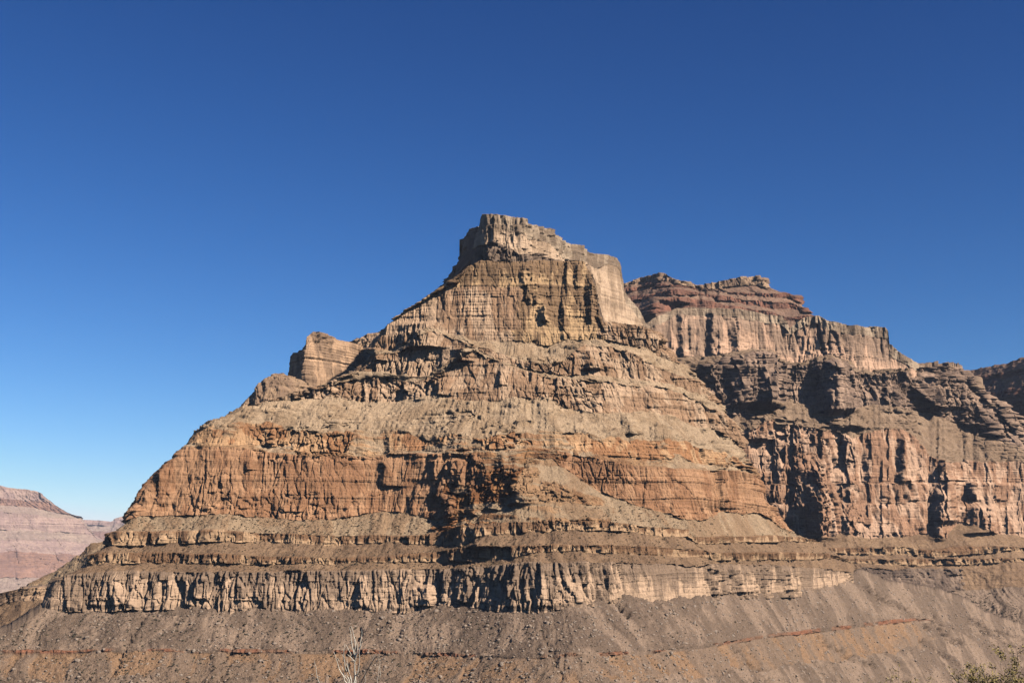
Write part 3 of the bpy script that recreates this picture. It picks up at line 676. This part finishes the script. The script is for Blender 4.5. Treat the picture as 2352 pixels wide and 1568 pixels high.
# ------------------------------------------------------------------ canyon floor and the bench the camera stands on
def ground_z(X, Y):
    Zb = -1.7 - 0.35 * fbm(X / 9, Y / 9, 0 * X, 3, 200) * sstep(12, 30, np.hypot(X, Y)) - 0.06 * np.clip(Y, 0, 11)
    drop = -0.62 * np.clip(Y - 11 + 1.2 * vn3(X / 12, 0, 0, 201), 0, None)
    return np.maximum(Zb + drop, -330 + 3 * fbm(X / 200, Y / 200, 0 * X, 3, 202))
def ground():
    xs = np.concatenate([-np.geomspace(22000, 60, 40), np.linspace(-50, 50, 81), np.geomspace(60, 22000, 40)])
    ysv = np.concatenate([-np.geomspace(22000, 60, 30), np.linspace(-50, 60, 90), np.geomspace(64, 22000, 90)])
    X, Y = np.meshgrid(xs, ysv)
    Z = ground_z(X, Y)
    col = mixc(np.ones(X.shape + (3,)) * C(.36,.27,.19), np.ones(X.shape + (3,)) * C(.29,.22,.16), sstep(-.3, .3, fbm(X / 20, Y / 20, 0 * X, 3, 203)))
    return grid_mesh('ground', np.stack([X, Y, Z], -1), col, np.zeros(X.shape), ROCK)
ground()

# ------------------------------------------------------------------ small things: shrubs, boulders, scree
random.seed(5); R = np.random.RandomState(11)
def raw_mesh(name, verts, faces, mat):
    me = bpy.data.meshes.new(name)
    verts = np.asarray(verts, np.float32); faces = np.asarray(faces, np.int32)
    me.vertices.add(len(verts)); me.vertices.foreach_set('co', verts.reshape(-1))
    k = faces.shape[1]
    me.loops.add(faces.size); me.loops.foreach_set('vertex_index', faces.reshape(-1))
    me.polygons.add(len(faces)); me.polygons.foreach_set('loop_start', np.arange(0, faces.size, k, dtype=np.int32))
    me.update(calc_edges=True); me.materials.append(mat)
    return me
def add(name, me, loc=(0, 0, 0), parent=None):
    o = bpy.data.objects.new(name, me); o.location = loc
    scene.collection.objects.link(o)
    if parent: o.parent = parent
    return o
def tag(o, label=None, cat=None, group=None, kind=None):
    if label: o['label'] = label
    if cat: o['category'] = cat
    if group: o['group'] = group
    if kind: o['kind'] = kind
    return o

def shrub_geo(n=80):
    """a low desert bush: twig-and-leaf tufts spread through a dome"""
    V = []; Fc = []
    for i in range(n):
        th = R.rand() * 6.283; ph = math.acos(R.rand() ** .8); r = .35 + .65 * R.rand()
        c = np.array([math.cos(th) * math.sin(ph) * r, math.sin(th) * math.sin(ph) * r, .08 + .75 * math.cos(ph) * r])
        a = R.randn(3); a /= np.linalg.norm(a); b = np.cross(a, R.randn(3)); b /= np.linalg.norm(b)
        w = .20 + .16 * R.rand()
        k = len(V); V += [c - a * w, c + b * w, c + a * w * 1.2, c - b * w]; Fc.append((k, k + 1, k + 2, k + 3))
    for i in range(7):
        th = R.rand() * 6.283; t = np.array([math.cos(th) * .6, math.sin(th) * .6, .6]); s_ = np.array([-math.sin(th), math.cos(th), 0]) * .03
        k = len(V); V += [-s_, s_, t + s_, t - s_]; Fc.append((k, k + 1, k + 2, k + 3))
    return np.array(V), np.array(Fc)
ICO = None
def boulder_geo(sd):
    import bmesh
    bm = bmesh.new(); bmesh.ops.create_icosphere(bm, subdivisions=2, radius=1)
    rr = random.Random(sd)
    pl = [Vector((rr.gauss(0, 1), rr.gauss(0, 1), rr.gauss(0, 1))).normalized() for _ in range(9)]
    hs = [rr.uniform(.55, .85) for _ in pl]
    for v in bm.verts:                                   # cut flat faces into the stone
        for p, h in zip(pl, hs):
            d = v.co.dot(p)
            if d > h: v.co -= p * (d - h)
        v.co.z *= .75
    vs = np.array([v.co[:] for v in bm.verts]); fs = np.array([[v.index for v in f.verts] for f in bm.faces]); bm.free()
    return vs, fs

LEAF = simple('shrub_foliage', (.060, .046, .022), .5, 3.0)
STONE = simple('boulder_stone', (.185, .133, .093), .45, 0.6)
def spots(P, n, x0, x1, y0, y1, dens=None):
    """random points of a sheet that fall inside an image window"""
    nr, nc = P.shape[:2]; out = []
    while len(out) < n:
        i = R.randint(0, nr - 8, 4000); j = R.randint(0, nc - 1, 4000)
        p = P[i, j] * .5 + P[i + 1, j + 1] * .5
        cy = math.cos(PITCH); sy = math.sin(PITCH)
        f = p[:, 1] * cy + p[:, 2] * sy; u = -p[:, 1] * sy + p[:, 2] * cy
        px = 1176 + F * p[:, 0] / f; py = 784 - F * u / f
        slope = np.abs(P[i + 2, j, 2] - P[i, j, 2]) / (np.abs(P[i + 2, j, 1] - P[i, j, 1]) + .01)
        ok = (px > x0) & (px < x1) & (py > y0) & (py < y1) & (slope < 1.1)
        if dens is not None: ok &= R.rand(len(px)) < dens(px, py, p)
        out += list(p[ok])
    return out[:n]
def merged(name, geos, pts, smin, smax, mat, sink=0.0, pw=2.0):
    Vs = []; Fs = []; k = 0
    for p in pts:
        v, f = geos[R.randint(len(geos))]
        s_ = smin + (smax - smin) * R.rand() ** pw
        a = R.rand() * 6.283; c, s2 = math.cos(a), math.sin(a)
        w = v * s_ * (1 + .3 * R.randn(3)).clip(.6, 1.5)
        w = np.stack([w[:, 0] * c - w[:, 1] * s2, w[:, 0] * s2 + w[:, 1] * c, w[:, 2]], -1) + p + (0, 0, sink * s_)
        Vs.append(w); Fs.append(f + k); k += len(v)
    return add(name, raw_mesh(name, np.concatenate(Vs), np.concatenate(Fs), mat))
SH = [shrub_geo() for _ in range(5)]
BO = [boulder_geo(i) for i in range(6)]
left = lambda x, y, p: np.where(x < 1150, 1.0, .35)
pts = spots(TP, 300, -20, 2300, 1415, 1600, left)
pts.sort(key=lambda p: p[1])
shm = [raw_mesh('shrub', v, f, LEAF) for v, f in SH]
for i, p in enumerate(pts):
    o = add('desert_shrub', shm[i % 5], p)
    k = 1.4 + 1.0 * R.rand() ** 2; o.scale = (k, k, k * .8); o.rotation_euler = (0, 0, R.rand() * 6.28)
    tag(o, 'low dull olive desert shrub dotted on the stony slope below the pale lowest cliff', 'shrub', 'desert shrubs dotted over the lower talus slope')
tag(merged('ground_cover', SH, spots(TP, 4200, -100, 2450, 1340, 1640, left), .7, 1.5, LEAF), kind='stuff')
flatb = lambda x, y, p: (y > 1150) * 1.0
tag(merged('bench_shrubs', SH, spots(BP, 2600, 150, 1980, 1160, 1310, flatb), .7, 1.5, LEAF), kind='stuff')
tag(merged('gully_brush', SH, spots(EP, 420, 2170, 2345, 1362, 1432, lambda x, y, p: np.exp(-((y - 1388 - (x - 2250) * .35) / 20) ** 2)), .8, 2.2, LEAF), kind='stuff')
tag(merged('scree', BO[:4], spots(TP, 13000, -50, 2400, 1330, 1640, lambda x, y, p: np.where(x > 850, 1.0, .5)), .45, 3.0, STONE, -.2, 4.0), kind='stuff')
bom = [raw_mesh('boulder', v, f, STONE) for v, f in BO]
for i, p in enumerate(spots(TP, 70, 0, 2340, 1400, 1560, lambda x, y, p: np.where(x > 850, 1.0, .4))):
    o = add('boulder', bom[i % 6], p); k = 2.2 + 3.4 * R.rand() ** 3
    o.scale = (k, k * (.7 + .5 * R.rand()), k * .9); o.rotation_euler = (R.rand(), R.rand(), R.rand() * 6)
    tag(o, 'angular grey-brown boulder lying on the talus slope under the cliff', 'boulder', 'boulders strewn on the talus slope')

# ------------------------------------------------------------------ plants close to the camera
def tube(pts, radii, n=6):
    V = []; Fc = []
    pts = [Vector(p) for p in pts]
    for i, p in enumerate(pts):
        d = (pts[min(i + 1, len(pts) - 1)] - pts[max(i - 1, 0)]).normalized()
        a = d.cross(Vector((0.3, 1, 0.2))).normalized(); b = d.cross(a)
        for j in range(n):
            t = 6.2832 * j / n
            V.append(p + (a * math.cos(t) + b * math.sin(t)) * radii[i])
    for i in range(len(pts) - 1):
        for j in range(n):
            Fc.append((i * n + j, i * n + (j + 1) % n, (i + 1) * n + (j + 1) % n, (i + 1) * n + j))
    return [tuple(v) for v in V], Fc
def at(vx, vy, D):
    mx, mz = ray(vx, vy); return (mx * D, D, mz * D)
def zoomed(q, D): return at((1150 + q[0] / 5.88) / 1.653, (2350 + q[1] / 5.88) / 1.653, D)
PALE = simple('bleached_twig', (.60, .53, .42), .25, 40.0)
BARK = simple('dark_bark', (.12, .09, .07), .5, 30.0)
def twig_plant(name, label, root, Dc, stems, trunk_r):
    base = Vector((root[0], Dc, float(ground_z(np.array([root[0]]), np.array([Dc]))[0])))
    e = bpy.data.objects.new(name, None); e.location = base; scene.collection.objects.link(e)
    tag(e, label, 'dry shrub')
    for q, r, to_root, mat in stems:
        D0 = Dc + R.uniform(-.12, .12)
        P_ = [Vector(zoomed(a, D0 + .02 * i)) for i, a in enumerate(q)]
        # wobble between the traced joints so no twig is a ruler line
        out = [P_[0]]
        for a, b in zip(P_, P_[1:]):
            out += [a.lerp(b, .5) + Vector((R.randn(), R.randn(), 0)) * .0022, b]
        rad = [r * (.35 + .65 * i / (len(out) - 1)) for i in range(len(out))]
        if to_root:
            l = out[-1]
            for t in (.25, .5, .75, 1.0):
                out.append(l.lerp(base, t) + Vector((R.randn() * .01, R.randn() * .01, 0)) * (t < 1)); rad.append(r * (1 + t * .6))
        v, f = tube([p - base for p in out], rad)
        add('stem', raw_mesh('stem', v, f, mat), parent=e)
    return e
S1 = [
 ([(1040,160),(1060,250),(1075,420),(1100,600),(1140,770),(1165,860)], .0019, 0),
 ([(1075,150),(1120,290),(1155,430),(1175,600),(1165,780),(1165,860)], .0022, 0),
 ([(1155,430),(1215,560),(1205,740),(1175,850)], .0014, 0),
 ([(1310,210),(1320,300),(1280,520),(1265,660)], .0017, 0),
 ([(1325,460),(1300,580),(1225,740),(1180,850)], .0018, 0),
 ([(1265,660),(1265,850),(1255,1000),(1215,1210),(1160,1260),(1135,1423)], .0020, 1),
 ([(1180,850),(1155,960),(1155,1180),(1165,1300),(1165,1423)], .0034, 1),
 ([(920,540),(915,700),(915,860),(935,1020),(965,1140)], .0016, 0),
 ([(900,660),(925,860),(1000,1080),(1045,1220),(1080,1350)], .0017, 1),
 ([(950,550),(1030,700),(1080,800)], .0013, 0),
 ([(995,780),(1090,860),(1160,940)], .0015, 0),
 ([(860,720),(905,830),(935,1020)], .0012, 0),
 ([(685,715),(740,880),(790,1030),(845,1175),(920,1310),(980,1420)], .0018, 1),
 ([(770,850),(860,1030),(905,1200),(975,1320),(1010,1420)], .0015, 1),
 ([(975,1150),(985,1260),(1040,1390)], .0018, 1),
 ([(985,830),(1000,1000),(1030,1180),(1060,1330)], .0014, 0),
 ([(255,910),(290,1050),(305,1210),(340,1360),(365,1423)], .0014, 1),
]
twig_plant('dry_shrub', 'tall bleached leafless twigs fanning up from below the frame, left of the bent dark branch', ((1350 / 1.653 - 1176) / F * 6.0, 6.0), 6.0, [(a, b * 1.5, c, PALE) for a, b, c in S1], .004)
S2 = [
 ([(1845,790),(1780,820),(1710,860),(1610,850),(1540,960),(1430,1150),(1360,1290),(1300,1423)], .0032, 1, BARK),
 ([(1700,690),(1705,760),(1680,860),(1635,940)], .0016, 0, PALE),
 ([(1690,870),(1720,950),(1725,1180),(1705,1310)], .0016, 0, PALE),
 ([(1690,1040),(1680,1260),(1665,1423)], .0014, 1, PALE),
 ([(1640,740),(1550,900)], .0016, 0, PALE),
 ([(1840,800),(1805,850),(1790,920)], .0013, 0, PALE),
 ([(1410,1120),(1385,1280),(1375,1423)], .0013, 1, PALE),
]
twig_plant('bent_branch', 'dark bent dead branch with a few pale hanging twigs, right of the bleached twigs', ((1420 / 1.653 - 1176) / F * 6.2, 6.2), 6.2, S2, .004)

OLIVE = simple('creosote_leaf', (.185, .135, .035), .45, 12.0)
def creosote(label, vx, ytop, D, rad, nb, seed):
    rr = np.random.RandomState(seed)
    X0 = (vx - 1176) / F * D; zt = at(vx, ytop, D)[2]; zb = float(ground_z(np.array([X0]), np.array([float(D)]))[0])
    H = zt - zb
    e = bpy.data.objects.new('creosote_bush', None); e.location = (X0, D, zb); scene.collection.objects.link(e)
    tag(e, label, 'bush')
    SV = []; SF = []; LV = []; LF = []
    def addt(p, r):
        v, f = tube(p, r, 4); k = len(SV); SV.extend(v); SF.extend([tuple(i + k for i in q) for q in f])
    for b in range(nb):
        th = rr.rand() * 6.283; q = rr.rand() ** .6
        tip = Vector((math.cos(th) * rad * q, math.sin(th) * rad * q, H * (1 - .32 * q * q) * (.80 + .20 * rr.rand())))
        mid = Vector((tip.x * .45 + rr.randn() * .04, tip.y * .45 + rr.randn() * .04, tip.z * .55))
        pts_ = [Vector((0, 0, 0)), mid * .5 + Vector((rr.randn() * .02, rr.randn() * .02, 0)), mid, mid.lerp(tip, .5) + Vector((rr.randn(), rr.randn(), rr.randn())) * .02, tip]
        addt(pts_, [.008, .006, .004, .0025, .001])
        for t in range(9):
            f = .35 + .65 * rr.rand()
            a = mid.lerp(tip, f); c = a + Vector((rr.randn(), rr.randn(), abs(rr.randn()) * .9 + .2)) * .07
            c.z = min(c.z, H * 1.02)
            addt([a, a.lerp(c, .5) + Vector((rr.randn(), rr.randn(), 0)) * .006, c], [.0016, .0013, .0007])
            for l in range(60):
                g_ = rr.rand(); p = np.array(a.lerp(c, g_)) + rr.randn(3) * .011
                u = rr.randn(3); u /= np.linalg.norm(u); w = np.cross(u, rr.randn(3)); w /= np.linalg.norm(w)
                L_ = .0055 + .004 * rr.rand(); k = len(LV)
                LV.extend([p - u * L_, p + w * L_ * .45, p + u * L_, p - w * L_ * .45]); LF.append((k, k + 1, k + 2, k + 3))
    add('branches', raw_mesh('branches', SV, SF, BARK), parent=e)
    add('foliage', raw_mesh('foliage', LV, LF, OLIVE), parent=e)
creosote('large olive-brown leafy bush rising into the bottom right corner', 2305, 1488, 8.0, .70, 170, 1)
creosote('small olive leafy bush just showing at the bottom edge, left of the larger bush', 2040, 1543, 7.5, .28, 80, 2)

# ------------------------------------------------------------------ the air
def haze():
    import bmesh
    bm = bmesh.new(); bmesh.ops.create_cube(bm, size=1)
    for v in bm.verts:
        v.co.x *= 46000; v.co.y *= 46000; v.co.z = 1100 if v.co.z > 0 else -340
    me = bpy.data.meshes.new('haze'); bm.to_mesh(me); bm.free()
    m = bpy.data.materials.new('air'); m.use_nodes = True; t = m.node_tree; t.nodes.clear()
    o = t.nodes.new('ShaderNodeOutputMaterial'); p = t.nodes.new('ShaderNodeVolumePrincipled')
    p.inputs['Color'].default_value = (.72, .80, 1.0, 1); p.inputs['Density'].default_value = 0.95e-5
    t.links.new(p.outputs[0], o.inputs['Volume']); me.materials.append(m)
    ob = bpy.data.objects.new('haze', me); scene.collection.objects.link(ob); ob['kind'] = 'stuff'
haze()
